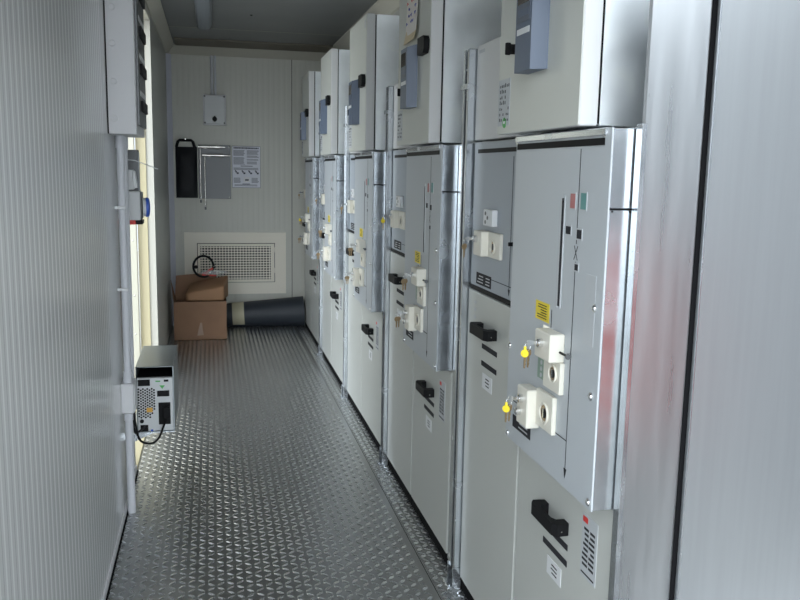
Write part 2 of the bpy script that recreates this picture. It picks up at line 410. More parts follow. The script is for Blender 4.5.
def make_cable_cabinet(Y):
    t = thing('switch_cabinet', '', 'electrical cabinet', (XF, Y + .99, 0))
    y0, y1 = Y + .736, Y + 1.262
    b = MX('lvdoor'); b.box(XF + .010, XR - .004, y0, y1, 0, 1.600); b.box(XF, XF + .03, y0, y1, .0, .040, m=M['dark']); b.build('body', t)
    b = MX('bluepanel'); b.box(XF, XF + .0095, y0 + .01, y1 - .010, 1.124, 1.598, .0015); p = b.build('upper_panel', t)
    b = MX('black'); b.box(XF - .002, XF, y0 + .03, y1 - .05, 1.563, 1.576); b.build('top_slot', p)
    b = MX('ink'); b.box(XF - .0006, XF, Y + .86, Y + 1.05, 1.163, 1.165); b.box(XF - .0006, XF, Y + .875, Y + .878, 1.14, 1.55)
    b.prism([(Y + .8765, 1.135), (Y + .885, 1.155), (Y + .868, 1.155)], 'yz', XF - .0006, XF); b.build('mimic_line', p)
    b = MX('ink'); b.box(XF - .001, XF, Y + 1.04, Y + 1.190, 1.133, 1.172); printlines(b, XF - .001, Y + 1.05, Y + 1.18, 1.138, 1.168, 3, M['labelgrey'], .35, 8, 2); b.build('data_plate', p)
    b = MX('lock'); b.box(.828, XF, Y + 1.050, Y + 1.130, 1.236, 1.316, .003); b.box(.851, XF, Y + .940, Y + 1.052, 1.236, 1.316, .002); lk = b.build('interlock_block', p)
    barrel(lk, .828, Y + 1.095, 1.290); bore(lk, .8505, Y + 1.0, 1.272, .021)
    b = MX('white'); b.box(.845, XF, Y + 1.00, Y + 1.088, 1.334, 1.386, .002)
    for (yy, zz) in ((1.065, 1.373), (1.045, 1.360), (1.065, 1.346)): b.cyl((.845, Y + yy, zz), (-1, 0, 0), .006, .0012, 12, m=M['plategrey'])
    b.build('position_window', p)
    b = MX('black'); b.cyl((XF, Y + .84, 1.295), (-1, 0, 0), .006, .02, 10); b.build('release_pin', p)
    b = MX('black'); b.box(XF + .001, XF + .0095, y0 + .004, y1 - .006, 1.108, 1.123); b.build('vent_gap', t)
    b = MX('lowdoor'); b.box(XF - .004, XF + .0095, y0 + .004, y1 - .004, .045, 1.106, .0025); d = b.build('door', t)
    U_handle('handle', d, Y + .955, Y + 1.118, .998, XF - .004)
    b = MX('plategrey'); b.box(XF - .0055, XF - .004, Y + .948, Y + 1.095, .931, .947, m=M['ink']); b.box(XF - .0055, XF - .004, Y + .948, Y + 1.095, .874, .890, m=M['ink']); b.build('vent_slot', d)
    b = MX('white'); b.box(XF - .0052, XF - .004, Y + .985, Y + 1.080, .802, .852); printlines(b, XF - .0052, Y + 1.01, Y + 1.06, .812, .845, 3, M['ink'], .35, 3); b.build('label_plate', d)
    b = MX('ink')
    for k in range(4): b.box(XF - .0045, XF - .004, Y + 1.17, Y + 1.19, .99 + k * .025, 1.0 + k * .025, m=M['labelgrey'])
    b.build('small_print', d)
    # low wiring compartment standing on the cabinet, white
    b = MX('lvwhite'); b.box(XF, XR - .004, Y + .80, y1 - .004, 1.606, 1.912, .003); w = b.build('wiring_box', t)
    b = MX('labelgrey'); b.box(XF - .0008, XF, Y + 1.18, Y + 1.235, 1.885, 1.895); b.build('small_mark', w)
    return t

def make_relay_box(Y):
    """low-voltage compartment with a protection relay on its door"""
    t = thing('relay_compartment', '', 'control box', (.80, Y + .53, 1.604))
    y0, y1, z0, z1 = Y + .268, Y + .800, 1.606, 2.291
    b = MX('galvmatte'); b.box(.834, XR - .004, y0 + .003, y1 - .003, z0 + .001, z1 - .002, .0015); b.build('body', t)
    b = MX('dark'); b.box(.828, .834, y0 + .006, y1 - .006, z0 + .006, z1 - .006); b.build('gasket', t)
    b = MX('lvdoor'); b.box(.782, .7835, y0 + .001, y1 - .001, z0 + .001, z1 - .001); b.box(.7835, .828, y0, y1, z0, z1, .0025, m=M['lvwhite']); d = b.build('door', t)
    # relay: tapered blue-grey housing
    ya, yb, za, zb = Y + .455, Y + .580, 1.742, 1.985
    b = MX('relay')
    b.raw([(.782, ya, za + .005), (.782, yb, za + .005), (.782, yb, zb), (.782, ya, zb), (.741, ya + .010, za + .004), (.741, yb - .010, za + .004), (.741, yb - .010, zb - .012), (.741, ya + .010, zb - .012)],
          [[0, 1, 2, 3], [4, 5, 6, 7], [0, 4, 5, 1], [3, 7, 6, 2], [0, 4, 7, 3], [1, 5, 6, 2]])
    r = b.build('relay', t)
    b = MX('relaydark'); b.box(.7395, .741, ya + .020, yb - .018, 1.862, 1.963); b.box(.7385, .7395, ya + .026, yb - .024, 1.905, 1.955, m=M['screen']); b.box(.7388, .7395, ya + .03, yb - .028, 1.876, 1.892, m=M['relay']); b.build('screen', r)
    b = MX('white'); b.box(.7398, .741, ya + .022, yb - .022, 1.834, 1.848); b.build('label_strip', r)
    b = MX('black'); b.cyl((.782, Y + .672, 1.820), (-1, 0, 0), .013, .018, 16); b.box(.752, .766, Y + .667, Y + .677, 1.805, 1.836, .002); b.build('selector_knob', d)
    b = MX('black'); b.prism([(Y + .225 + .0, 1.945), (Y + .240, 1.930), (Y + .325, 1.930), (Y + .325, 1.992), (Y + .240, 1.992), (Y + .225, 1.977)], 'yz', .760, .782)
    for i, v in enumerate(b.v): b.v[i] = (v[0], v[1] + .055, v[2])
    b.build('door_latch', d)
    b = MX('labelgrey'); b.box(.7808, .782, Y + .705, Y + .795, 1.628, 1.752); 
    rr = random.Random(4)
    for k in range(6):
        for q in range(7):
            if rr.random() < .75: b.box(.7803, .7808, Y + .712 + k * .013, Y + .717 + k * .013, 1.640 + q * .015, 1.640 + q * .015 + .005 + .006 * rr.random(), m=M['ink'])
    b.build('text_label', d)
    b = MX('ink'); b.box(.7812, .782, Y + .30, Y + .325, 2.225, 2.262, m=M['labelgrey']); b.build('small_sticker', d)
    return t

def make_post(Y):
    t = thing('joint_post', '', 'post', (.85, Y, 0))
    for (a, e) in ((Y - .030, Y - .012), (Y + .012, Y + .030)):
        b = MX('galv'); b.box(.838, .892, a, e, .06, 1.905, .0015); b.build('channel', t)
    b = MX('dark'); b.box(.856, .890, Y - .0118, Y + .0118, .06, 1.86); b.build('gap_filler', t)
    b = MX('galv'); b.box(.832, .846, Y - .036, Y + .036, 1.775, 1.792, .001); b.build('clip', t)
    b = MX('galv'); b.box(.832, .890, Y - .034, Y - .028, 0, .075, .001); b.box(.832, .890, Y + .028, Y + .034, 0, .075, .001); b.box(.815, .890, Y - .034, Y + .034, 0, .005, .001)
    b.cyl((.825, Y - .02, .005), (0, 0, 1), .007, .006, 6); b.build('foot_bracket', t)
    return t

def flat_key(b, top, dirx, L=.046, w=.0095, t=.0011, m='brass', down=True):
    """a key whose flat lies in the plane of dirx and the vertical (or of dirx and y when it sits in the barrel)"""
    ux = Vector(dirx).normalized(); uz = Vector((0, 0, -1)); n = ux.cross(uz); top = Vector(top)
    def put(poly):
        k_ = len(poly); vs = [top + ux * u + uz * v + n * s for s in (-t, t) for u, v in poly]
        b.raw(vs, [[k, (k + 1) % k_, k_ + (k + 1) % k_, k_ + k] for k in range(k_)] + [list(range(k_))[::-1], list(range(k_, 2 * k_))], M[m])
    put([(w * math.cos(a), w + w * math.sin(a)) for a in [2 * PI * k / 16 for k in range(16)]])
    h = w * .34
    put([(-h, w * 1.8), (h, w * 1.8), (h, L * .62), (h * .3, L * .70), (h, L * .78), (h * .4, L * .88), (h * .1, L), (-h, L * .95)])

def make_keys(p, tagged, nk=2, seed=0):
    """a key in the barrel whose face is at p, with ring, tag and spare keys hanging from it"""
    x, y, z = p
    t = thing('key_bunch', '', 'keys', (x, y, z))
    b = MX('chrome'); b.box(x - .008, x, y - .0011, y + .0011, z - .004, z + .004)
    b.prism([(x - .008 - .008 + .008 * math.cos(a), z + .008 * math.sin(a)) for a in [2 * PI * k / 14 for k in range(14)]], 'xz', y - .0011, y + .0011); b.build('inserted_key', t)
    xr, zr = x - .021, z - .008
    b = MX('chrome'); b.tube([(xr + .009 * math.sin(a), y + .005 * math.sin(a) , zr + .011 * math.cos(a)) for a in [2 * PI * k / 18 for k in range(18)]], .0010, 6, closed=True); b.build('key_ring', t)
    for k in range(nk):
        b = MX('brass'); flat_key(b, (xr - .007 + .011 * k, y - .004 + .007 * k, zr - .007), (1, .25 + .3 * k, .18 - .2 * k)); b.build('hanging_key', t)
    if tagged:
        b = MX('yellow'); b.cyl((xr - .009, y - .008, zr - .015), (-.75, -1, 0), .0095, .003, 18); b.box(xr - .013, xr - .007, y - .0105, y - .0075, zr - .008, zr + .002); b.build('key_tag', t)
    return t

Y1 = 1.45
P1 = dict(bc=make_breaker_cabinet(Y1), sc=make_cable_cabinet(Y1), rb=make_relay_box(Y1))
post0 = make_post(Y1 + 1.298)
KP = [(.828 - .014, Y1 + 1.095, 1.290), (.762 - .014, Y1 + .368, 1.102), (.764 - .014, Y1 + .484, .933)]
kn = [make_keys(KP[0], False, 1, 1), make_keys(KP[1], True, 2, 2), make_keys(KP[2], True, 2, 3)]
lab_side = ['beside the plain sheet panels', 'with a handwritten note above it', 'beside the middle post', 'fourth back along the row', 'next to the back wall']
WHAT = ['nearest the camera in the row', 'second in the row', 'third of the five in the row', 'fourth in the row', 'last of the row, next to the back wall']
keytxt = [['brown key without tag in the small ivory lock of the nearest narrow cabinet', 'keys with round yellow tag in the upper lock of the nearest breaker cabinet', 'key with yellow tag in the lower lock of the nearest breaker cabinet'],
          ['yellow tagged key in the narrow cabinet second in the row', 'untagged keys in the upper lock of the second breaker cabinet', 'brown key hanging from the lower lock of the second breaker cabinet'],
          ['small keys in the narrow cabinet third in the row', 'keys in the upper lock of the middle breaker cabinet', 'keys in the lower lock of the middle breaker cabinet'],
          ['small keys in the narrow cabinet fourth in the row', 'keys in the upper lock of the fourth breaker cabinet', 'keys in the lower lock of the fourth breaker cabinet'],
          ['small keys in the narrow cabinet beside the back wall', 'yellow tagged keys in the upper lock of the farthest breaker cabinet', 'keys in the lower lock of the farthest breaker cabinet']]
alt = {'notag2': None}
for k in range(5):
    dy = PITCH * k
    U = P1 if k == 0 else {n: copy_tree(o) for n, o in P1.items()}
    if k:
        for o in U.values(): o.location.y += dy
    tag(U['bc'], 'grey breaker cabinet with two ivory interlocks, ' + WHAT[k], 'electrical cabinet', 'breaker cabinets in the row')
    tag(U['sc'], 'narrow switch cabinet with one ivory interlock, ' + WHAT[k], 'electrical cabinet', 'narrow switch cabinets in the row')
    tag(U['rb'], ['grey control box with blue relay and green sticker, nearest and above the row', 'grey control box with a paper note hanging on its door',
                  'grey control box above the third breaker cabinet, beyond the one with the note', 'grey control box above the fourth breaker cabinet, second from the back wall', 'grey control box above the farthest breaker cabinet by the back wall'][k], 'control box', 'relay control boxes above the cabinets')
    for j in range(3):
        if k == 0: kb = kn[j]
        else:
            kb = copy_tree(kn[j]); kb.location.y += dy
            want = (k, j) in ((1, 0), (4, 1))
            have = any(c.name.startswith('key_tag') for c in kb.children)
            if have and not want:
                for c in list(kb.children):
                    if c.name.startswith('key_tag'): bpy.data.objects.remove(c)
            if want and not have:
                src = [c for c in kn[1].children if c.name.startswith('key_tag')][0]
                c = src.copy(); C.objects.link(c); c.parent = kb
        tag(kb, keytxt[k][j], 'keys', 'key bunches in the interlocks')
    if k < 4:
        po = post0 if k == 0 else copy_tree(post0)
        if k: po.location.y += dy
        tag(po, 'galvanised double channel post on a foot bracket, ' + ['nearest of the four', 'second nearest of the four', 'third of the four from the camera', 'farthest of the four'][k], 'post', 'joint posts between cabinets')
for c in list(P1['bc'].children):
    if c.name.startswith('corner_frame'): bpy.data.objects.remove(c)
# green sticker only on the nearest control box
b = MX('white'); b.cyl((.782, Y1 + .742, 1.636), (-1, 0, 0), .014, .0016, 20, m=M['green']); b.box(.7798, .7804, Y1 + .735, Y1 + .749, 1.633, 1.640); b.build('green_sticker', [c for c in P1['rb'].children if c.name.startswith('door') and 'latch' not in c.name][0])
# warm plate: light square patch label on the nearest control box door is a reflection and is left to the light
# handwritten note on the second control box
Yn = 3.22
b = MX('paper')
def sheet(yc, zt, zb, w, th, x, m=None, tilt=.02):
    b.raw([(x, yc - w, zt), (x, yc + w, zt), (x - .004, yc + w + tilt, zb), (x - .010, yc - w + tilt * .6, zb), (x - th, yc - w, zt), (x - th, yc + w, zt), (x - .004 - th, yc + w + tilt, zb), (x - .010 - th, yc - w + tilt * .6, zb)],
          [[0, 1, 2, 3], [4, 5, 6, 7], [0, 4, 5, 1], [3, 7, 6, 2], [0, 4, 7, 3], [1, 5, 6, 2]], m)
sheet(3.28, 2.27, 2.035, .095, .0012, .780)
nt_ = b.build('paper_note'); tag(nt_, 'white paper note with red and blue handwriting hanging on the second control box door', 'note')
b = MX('manila'); sheet(3.292, 2.055, 2.005, .092, .0014, .7765, tilt=.03); o = b.build('tape_strip', nt_)
b = MX('inkblue'); rr = random.Random(9)
for r_ in range(7):
    z = 2.235 - r_ * .026
    for s in range(5):
        y = 3.205 + s * .032 + rr.random() * .01
        if rr.random() < .2: continue
        b.tube([(.7745 - (2.25 - z) * .035, y + q * .007, z + .006 * math.sin(q * 2.3 + s)) for q in range(4)], .0013, 5, m=M['red' if r_ in (0, 3) else 'inkblue'])
b.build('handwriting', nt_)

# ------------------------------------------------------------------ plain sheet panels at the near end
b = MX('galvrough'); b.box(XF, 1.14, 1.572, 1.586, 0, 1.95, .001)
sp = b.build('end_panel'); tag(sp, 'galvanised sheet end panel with a red reflection, left of the black gap', 'metal panel')
b = MX('galv'); b.box(XF - .012, XF - .001, 1.560, 1.586, 0, 1.604, .001); b.build('edge_channel', sp)
b = MX('dark'); b.box(.995, 1.02, 1.568, 1.5715, 0, 1.95); b.build('gap_seal', sp)
b = MX('greysheet'); b.box(1.0035, 1.338, 1.555, 1.566, 0, 1.96, .0012); o = b.build('partition_panel'); tag(o, 'plain light grey sheet panel filling the right edge, right of the black gap', 'metal panel')
b = MX('galv'); b.box(1.0032, 1.006, 1.553, 1.5545, 0, 1.96); b.build('edge_strip', o)
# unseen red box added outside the open end so its blur tints the sheets
t = thing('red_reflection_box', 'red steel locker seen only as a reddish blur in the sheet metal', 'locker', (1.62, .1, -.22))
b = MX('dullred'); b.box(1.46, 1.78, -.10, .30, .52, 1.14, .008); b.build('body', t)
b = MX('dullred'); b.box(1.444, 1.459, -.08, .28, .55, 1.10, .003); d = b.build('door', t); b = MX('steel'); b.box(1.425, 1.444, .22, .24, .75, .87, .003); b.build('handle', d)
b = MX('plategrey'); b.box(1.48, 1.76, -.08, .28, -.22, .52); b.build('stand', t)
# unseen ribbed wall added outside to darken what the plain sheets mirror
b = MX('outwall')
pts = []; y = -7.0
while y < 3.0: pts += [(2.7, y), (2.7, y + .10), (2.735, y + .14), (2.735, y + .24)]; y += .28
b.prism(pts + [(2.9, y), (2.9, -7.0)], 'xy', -.22, 2.75); struct(b.build('added_wall_outside'))

# ------------------------------------------------------------------ left wall: distribution box, conduits, sockets
XD = -.283
t = thing('distribution_box', 'tall light grey distribution box high on the left wall above the conduits', 'electrical box', (XL, 3.65, 1.624))
b = MX('pvcbox'); b.box(XL, XD, 3.46, 3.86, 1.624, 2.46, .003); bx = b.build('housing', t)
b = MX('pvcbox')
for z in (1.684, 1.824, 1.966, 2.10, 2.24):
    b = MX('pvcbox'); b.tube([(XL + .026 + .012 * math.cos(a), 3.4595, z + .012 * math.sin(a)) for a in [2 * PI * k / 20 for k in range(20)]], .0018, 6, closed=True); b.cyl((XL + .026, 3.4605, z), (0, -1, 0), .010, .0022, 20); b.build('knockout', t)
b = MX('plategrey'); b.box(XD, XD + .010, 3.50, 3.84, 1.66, 2.43, .002)
for k in range(5): b.box(XD + .010, XD + .020, 3.56, 3.80, 1.72 + k * .145, 1.76 + k * .145, m=M['black'])
for k in range(5): b.box(XD + .010, XD + .0112, 3.55, 3.81, 1.78 + k * .145, 1.80 + k * .145, m=M['white'])
b.build('front_cover', t)
b = MX('dark'); b.box(XL, XL + .003, 3.445, 3.4595, 1.624, 2.46); b.build('wall_gap', t)

def conduit(x, y, z0, z1, r, label, ends):
    t = thing('conduit', label, 'conduit', (x, y, z0), 'grey conduits on the left wall')
    b = MX('pvc'); b.cyl((x, y, z0), (0, 0, 1), r, z1 - z0, 20); b.build('pipe', t)
    for z, h in ends: b = MX('pvc'); b.cyl((x, y, z), (0, 0, 1), r + .0035, h, 20); b.build('coupler', t)
    return t
c1 = conduit(XL + .027, 3.615, .587, 1.623, .0150, 'grey conduit between the distribution box and junction box, in front', ((.587, .05), (1.573, .050)))
c2 = conduit(XL + .025, 3.78, .515, 1.623, .0150, 'grey conduit down from the distribution box, behind the front one', ((1.573, .050),))
c3 = conduit(XL + .026, 3.62, .001, .456, .0170, 'grey conduit from the junction box down to the floor', ((.420, .036),))
for z in (1.325, .985):
    b = MX('white'); b.box(XL, XL + .042, 3.588, 3.600, z, z + .012, .002); b.build('clip', c1)
b = MX('pvc'); b.box(XL, XL + .042, 3.701, 3.80, .490, .530, .003); b.build('lower_elbow', c2)
t = thing('junction_box', 'small light grey junction box at the foot of the double conduit', 'electrical box', (XL, 3.65, .457))
b = MX('pvcbox'); b.box(XL, XL + .052, 3.585, 3.700, .457, .586, .003); b.build('housing', t)
b = MX('pvcbox'); b.box(XL + .052, XL + .056, 3.590, 3.695, .462, .581, .002); b.build('lid', t)
# cables from the junction box to the power supply
for (off, r, lab, endp) in ((0, .0050, 'black cable looping from the junction box to the upper power inlet', (-.222, 3.885, .385)), (.012, .0050, 'black cable from the junction box to the lower left port', (-.320, 3.879, .305))):
    P0 = Vector((XL + .050, 3.615 + off, .456)); e = Vector(endp)
    if off == 0: pts = [P0, P0 + Vector((.002, 0, -.05)), Vector((-.325, 3.66, .315)), Vector((-.285, 3.74, .270)), Vector((-.255, 3.80, .275)), Vector((-.235, 3.845, .315)), Vector((-.222, 3.870, .350))]
    else: pts = [P0, P0 + Vector((-.008, 0, -.06)), Vector((-.345, 3.70, .335)), Vector((-.335, 3.78, .318)), e]
    # catmull-rom
    out = []
    for i in range(len(pts) - 1):
        a, bb, cc, d = pts[max(i - 1, 0)], pts[i], pts[i + 1], pts[min(i + 2, len(pts) - 1)]
        for s in range(8):
            u = s / 8; out.append(.5 * ((2 * bb) + (cc - a) * u + (2 * a - 5 * bb + 4 * cc - d) * u * u + (3 * bb - 3 * cc + d - a) * u ** 3))
    out.append(pts[-1])
    b = MX('black'); b.tube(out, r, 8); o = b.build('power_cable'); tag(o, lab, 'cable', 'cables at the junction box')
    if off == 0:
        b = MX('black'); b.box(-.236, -.205, 3.853, 3.884, .345, .402, .004); b.build('plug', o)

# light switch, socket, bracket plate and stray wire
b = MX('plategrey'); b.box(XL, XL + .060, 4.04, 4.11, 1.35, 1.575, .002); b.box(XL + .058, XL + .062, 4.045, 4.105, 1.36, 1.565, m=M['cover']); o = b.build('wiring_bracket'); tag(o, 'grey metal wiring bracket behind the light switch on left wall', 'bracket')
t = thing('light_switch', 'white light switch above the blue capped socket', 'switch', (XL, 3.97, 1.395))
b = MX('socketbox'); b.box(XL, XL + .046, 3.94, 4.02, 1.395, 1.485, .004); b.build('housing', t)
b = MX('white'); b.prism([(XL + .046, 1.400), (XL + .046, 1.478), (XL + .051, 1.478), (XL + .061, 1.405)], 'xz', 3.952, 4.008); b.build('rocker', t)
t = thing('wall_socket', 'grey wall socket box with a round blue cap beside the conduits', 'socket', (XL, 4.0, 1.255))
b = MX('socketbox'); b.box(XL, XL + .072, 3.945, 4.055, 1.258, 1.388, .004); b.build('housing', t)
b = MX('plategrey'); b.box(XL + .072, XL + .078, 3.95, 4.05, 1.262, 1.384, .002); b.build('front_plate', t)
b = MX('white'); b.cyl((XL + .078, 4.0, 1.315), (1, .12, 0), .042, .014, 28); b.build('collar', t)
b = MX('blue'); b.cyl((XL + .092, 4.0, 1.315), (1, .12, 0), .045, .010, 28); b.dome((XL + .102, 4.0, 1.315), (1, .12, 0), .045, .010, 28); b.build('blue_cap', t)
b = MX('red'); b.box(XL, XL + .050, 3.95, 4.04, 1.238, 1.2575, .002); b.box(XL + .050, XL + .080, 3.95, 4.04, 1.239, 1.2575, .002, m=M['black']); o = b.build('red_plug'); tag(o, 'small red and black connector under the blue capped socket', 'connector')
b = MX('white'); b.tube([(XL + .0, 4.0, 1.53), (XL + .05, 4.0, 1.527), (XL + .10, 3.99, 1.508), (-.237, 3.97, 1.489)], .0022, 6); o = b.build('stray_wire'); tag(o, 'thin pale wire sticking out of the left wall above the switch', 'wire')

# ------------------------------------------------------------------ power supply on a shelf
t = thing('shelf_bracket', 'steel wall shelf under the power supply', 'shelf', (XL, 4.05, .265))
b = MX('galv'); b.box(XL, -.190, 3.90, 4.35, .268, .275, .001); b.build('shelf_plate', t)
b = MX('galv'); b.prism([(XL, .20), (XL + .006, .20), (-.25, .262), (-.25, .268), (XL, .268)], 'xz', 3.98, 3.986); b.build('gusset', t)
UX0, UX1, UY0, UY1, UZ0, UZ1 = -.356, -.187, 3.885, 4.355, .276, .590
t = thing('power_supply', 'uninterruptible power supply in an open steel case, back side facing the camera', 'power supply', (-.27, 4.1, UZ0))
b = MX('upscase'); th = .005
b.box(UX0, UX1, UY0, UY1, UZ1 - th, UZ1, .001); b.box(UX0, UX1, UY0, UY1, UZ0, UZ0 + th, .001)
b.box(UX0, UX0 + th, UY0, UY1, UZ0 + th, UZ1 - th); b.box(UX1 - th, UX1, UY0, UY1, UZ0 + th, UZ1 - th); b.box(UX0 + th, UX1 - th, UY1 - th, UY1, UZ0 + th, UZ1 - th); b.build('case', t)
b = MX('black'); b.box(UX0 + th, UX1 - th, UY0 + .02, UY1 - .01, .535, .538); b.build('top_cover', t)
def U(zx, zy): return UX0 + (zx - 280) / 190 * (UX1 - UX0), UZ1 - (zy - 183) / 315 * (UZ1 - UZ0)
YF = UY0 + .004
b = MX('upswhite'); b.box(UX0 + th, UX1 - th, YF, UY1 - .01, UZ0 + th, .534, .002); pn = b.build('back_panel', t)
b = MX('black')
def rect(name, a, c, d, e, key='black', dep=.002):
    x0, zt = U(a, c); x1, zb = U(d, e); q = MX(key); q.box(x0, x1, YF - dep, YF, zb, zt, .0005); return q.build(name, pn)
rect('terminal_block', 290, 245, 350, 275); rect('data_port', 420, 248, 443, 258); rect('serial_port', 385, 300, 446, 327, dep=.006); rect('inlet', 390, 357, 450, 462, dep=.004); rect('data_port', 297, 462, 336, 498)
rect('warning_sticker', 330, 380, 360, 402, 'orange', .0016); rect('green_mark', 378, 252, 402, 258, 'green', .001); rect('blue_stud', 349, 485, 360, 497, 'blue', .003)
b = MX('green'); x0, z0 = U(397, 275); x1, z1 = U(425, 292); b.prism([(x0, z0), (x1, z0), ((x0 + x1) / 2, z1)], 'xz', YF - .001, YF); b.build('green_mark', pn)
b = MX('black'); xx, zz = U(305, 443); b.cyl((xx, YF, zz), (0, -1, 0), .009, .006, 18); b.build('breaker_button', pn)
b = MX('black')
for i in range(8):
    for j in range(11):
        xx, zz = U(292 + i * 11, 290 + j * 13 + (6 if i % 2 else 0))
        if (i > 5 and j > 9) or (i == 7 and j > 7): continue
        b.cyl((xx, YF + .0002, zz), (0, -1, 0), .0049, .0006, 6)
b.build('vent_grille', pn)

# ------------------------------------------------------------------ back wall
t = thing('ventilation_grille', 'cream framed ventilation grille low on the back wall', 'grille', (.215, YB, .297))
b = MX('grille')
x0, x1, z0, z1 = -.264, .694, .297, .893; a0, a1, c0, c1 = -.146, .588, .408, .790
for (p, q, r, s) in ((x0, a0, z0, z1), (a1, x1, z0, z1), (a0, a1, z0, c0), (a0, a1, c1, z1)): b.box(p, q, YB - .018, YB, r, s)
b.build('outer_frame', t)
b = MX('grille')
i0, i1, k0, k1 = a0 + .03, a1 - .04, c0 + .03, c1 - .03
for (p, q, r, s) in ((a0 + .006, i0, c0 + .006, c1 - .006), (i1, a1 - .006, c0 + .006, c1 - .006), (i0, i1, c0 + .006, k0), (i0, i1, k1, c1 - .006)): b.box(p, q, YB - .026, YB - .004, r, s, .002)
b.build('inner_frame', t)
b = MX('dark'); b.box(a0, a1, YB - .004, YB - .001, c0, c1); b.build('dark_duct', t)
b = MX('grille')
n = 24
for k in range(n):
    x = i0 + (k + .5) * (i1 - i0) / n; b.box(x - .0048, x + .0048, YB - .018, YB - .012, k0, k1)
n = 13
for k in range(n):
    z = k0 + (k + .5) * (k1 - k0) / n; b.box(i0, i1, YB - .012, YB - .006, z - .0050, z + .0050)
b.build('mesh', t)
for z in (.50, .70):
    b = MX('grille'); b.cyl((a1 - .008, YB - .022, z), (0, 0, 1), .006, .05, 10); b.build('hinge', t)

t = thing('document_bag', 'black carrying bag with a handle hanging at the left of the back wall', 'bag', (-.23, YB - .05, 1.216))
b = MX('blackmatte'); bm = bmesh.new(); bmesh.ops.create_grid(bm, x_segments=8, y_segments=12, size=.5)
front = []
for v in bm.verts:
    u, w = v.co.x, v.co.y; x = -.227 + u * .196; z = 1.452 + w * .472
    bul = .030 * (1 - (2 * u) ** 4) * (1 - (2 * w) ** 4) + .012; v.co = Vector((x, YB - .012 - bul - .004 * math.sin(9 * w + 5 * u), z))
b.frombm(bm, smooth=True)
b.box(-.325, -.129, YB - .026, YB - .002, 1.216, 1.688, .003); b.build('pouch', t)
b = MX('black'); b.tube([(-.315, YB - .03, 1.685), (-.300, YB - .035, 1.735), (-.285, YB - .035, 1.748), (-.180, YB - .035, 1.748), (-.165, YB - .035, 1.735), (-.150, YB - .03, 1.685)], .014, 8); b.build('handle', t)
b = MX('steel'); b.cyl((-.232, YB - .050, 1.757), (0, 1, 0), .006, .050, 10); b.build('hook', t)

t = thing('backing_plate', 'grey metal plate behind the two crank levers on back wall', 'plate', (.03, YB - .004, 1.21))
b = MX('plategrey'); b.box(-.120, .178, YB - .007, YB, 1.21, 1.712, .001); b.build('sheet', t)
b = MX('steel')
for (x, z) in ((-.105, 1.695), (.163, 1.695), (.163, 1.225)): b = MX('steel'); b.dome((x, YB - .007, z), (0, -1, 0), .008, .004); b.build('screw', t)
def crank(x0, x1, z, xs, zb, label):
    t = thing('crank_lever', label, 'crank lever', (xs, YB - .035, zb), 'crank levers on the back wall')
    b = MX('steel'); b.cyl((x0, YB - .035, z), (1, 0, 0), .014, (x1 - x0) * .62, 14); b.cyl((x0 + (x1 - x0) * .62, YB - .035, z), (1, 0, 0), .019, (x1 - x0) * .16, 14); b.cyl((x0 + (x1 - x0) * .78, YB - .035, z), (1, 0, 0), .009, (x1 - x0) * .22, 14); b.build('grip', t)
    b = MX('steel'); b.tube([(x0 + .01, YB - .035, z), (xs, YB - .034, z - .012), (xs, YB - .034, zb)], .0065, 8); b.cyl((xs, YB - .034, zb - .012), (0, 0, 1), .009, .030, 10, m=M['plategrey']); b.build('shaft', t)
    b = MX('steel'); b.box(x0 + .06, x0 + .075, YB - .035, YB - .006, z - .016, z - .010); b.build('hanger', t)
crank(-.120, .127, 1.692, -.100, 1.185, 'steel crank lever hung on the back wall plate, upper one')
crank(-.083, .172, 1.615, -.060, 1.120, 'steel crank lever hung on the back wall plate, lower one')

t = thing('instruction_poster', 'white printed safety notice with dark heading on the back wall', 'poster', (.32, YB - .002, 1.317))
b = MX('poster'); px0, px1, pz0, pz1 = .190, .456, 1.317, 1.708; yy = YB - .0035
b.box(px0, px1, yy, YB, pz0, pz1); b.build('paper', t)
b = MX('posterdark')
def pr(x0, x1, z0, z1, m=None): b.box(px0 + x0 * (px1 - px0), px0 + x1 * (px1 - px0), yy - .0006, yy, pz0 + z0 * (pz1 - pz0), pz0 + z1 * (pz1 - pz0), m=m)
for e in ((0, 1, 0, .008), (0, 1, .992, 1), (0, .01, 0, 1), (.99, 1, 0, 1)): pr(*e)
rr = random.Random(3); x = .06
while x < .92:
    w = .02 + rr.random() * .03; pr(x, x + w, .935, .97); x += w + .012
G = M['posterink']
def block(x0, x1, z0, z1, n):
    h = (z1 - z0) / n
    for i in range(n): pr(x0, x1 - rr.random() * .06, z0 + i * h, z0 + i * h + h * .58, G)
block(.05, .46, .77, .91, 6); block(.05, .46, .56, .74, 9); block(.52, .95, .80, .91, 5); block(.52, .95, .73, .785, 2); block(.52, .95, .66, .70, 2); block(.52, .90, .57, .64, 3)
pr(.30, .72, .515, .53); block(.05, .95, .43, .49, 3)
for k in range(4):
    cx = .12 + k * .235; pr(cx, cx + .05, .365, .40); pr(cx + .04, cx + .11, .33, .37); pr(cx - .02, cx + .02, .39, .42)
block(.05, .34, .12, .25, 5); block(.68, .95, .12, .25, 5); pr(.40, .62, .14, .26, M['white']); pr(.45, .58, .17, .21); block(.08, .92, .04, .09, 2); pr(.36, .62, .085, .10)
b.build('print', t)

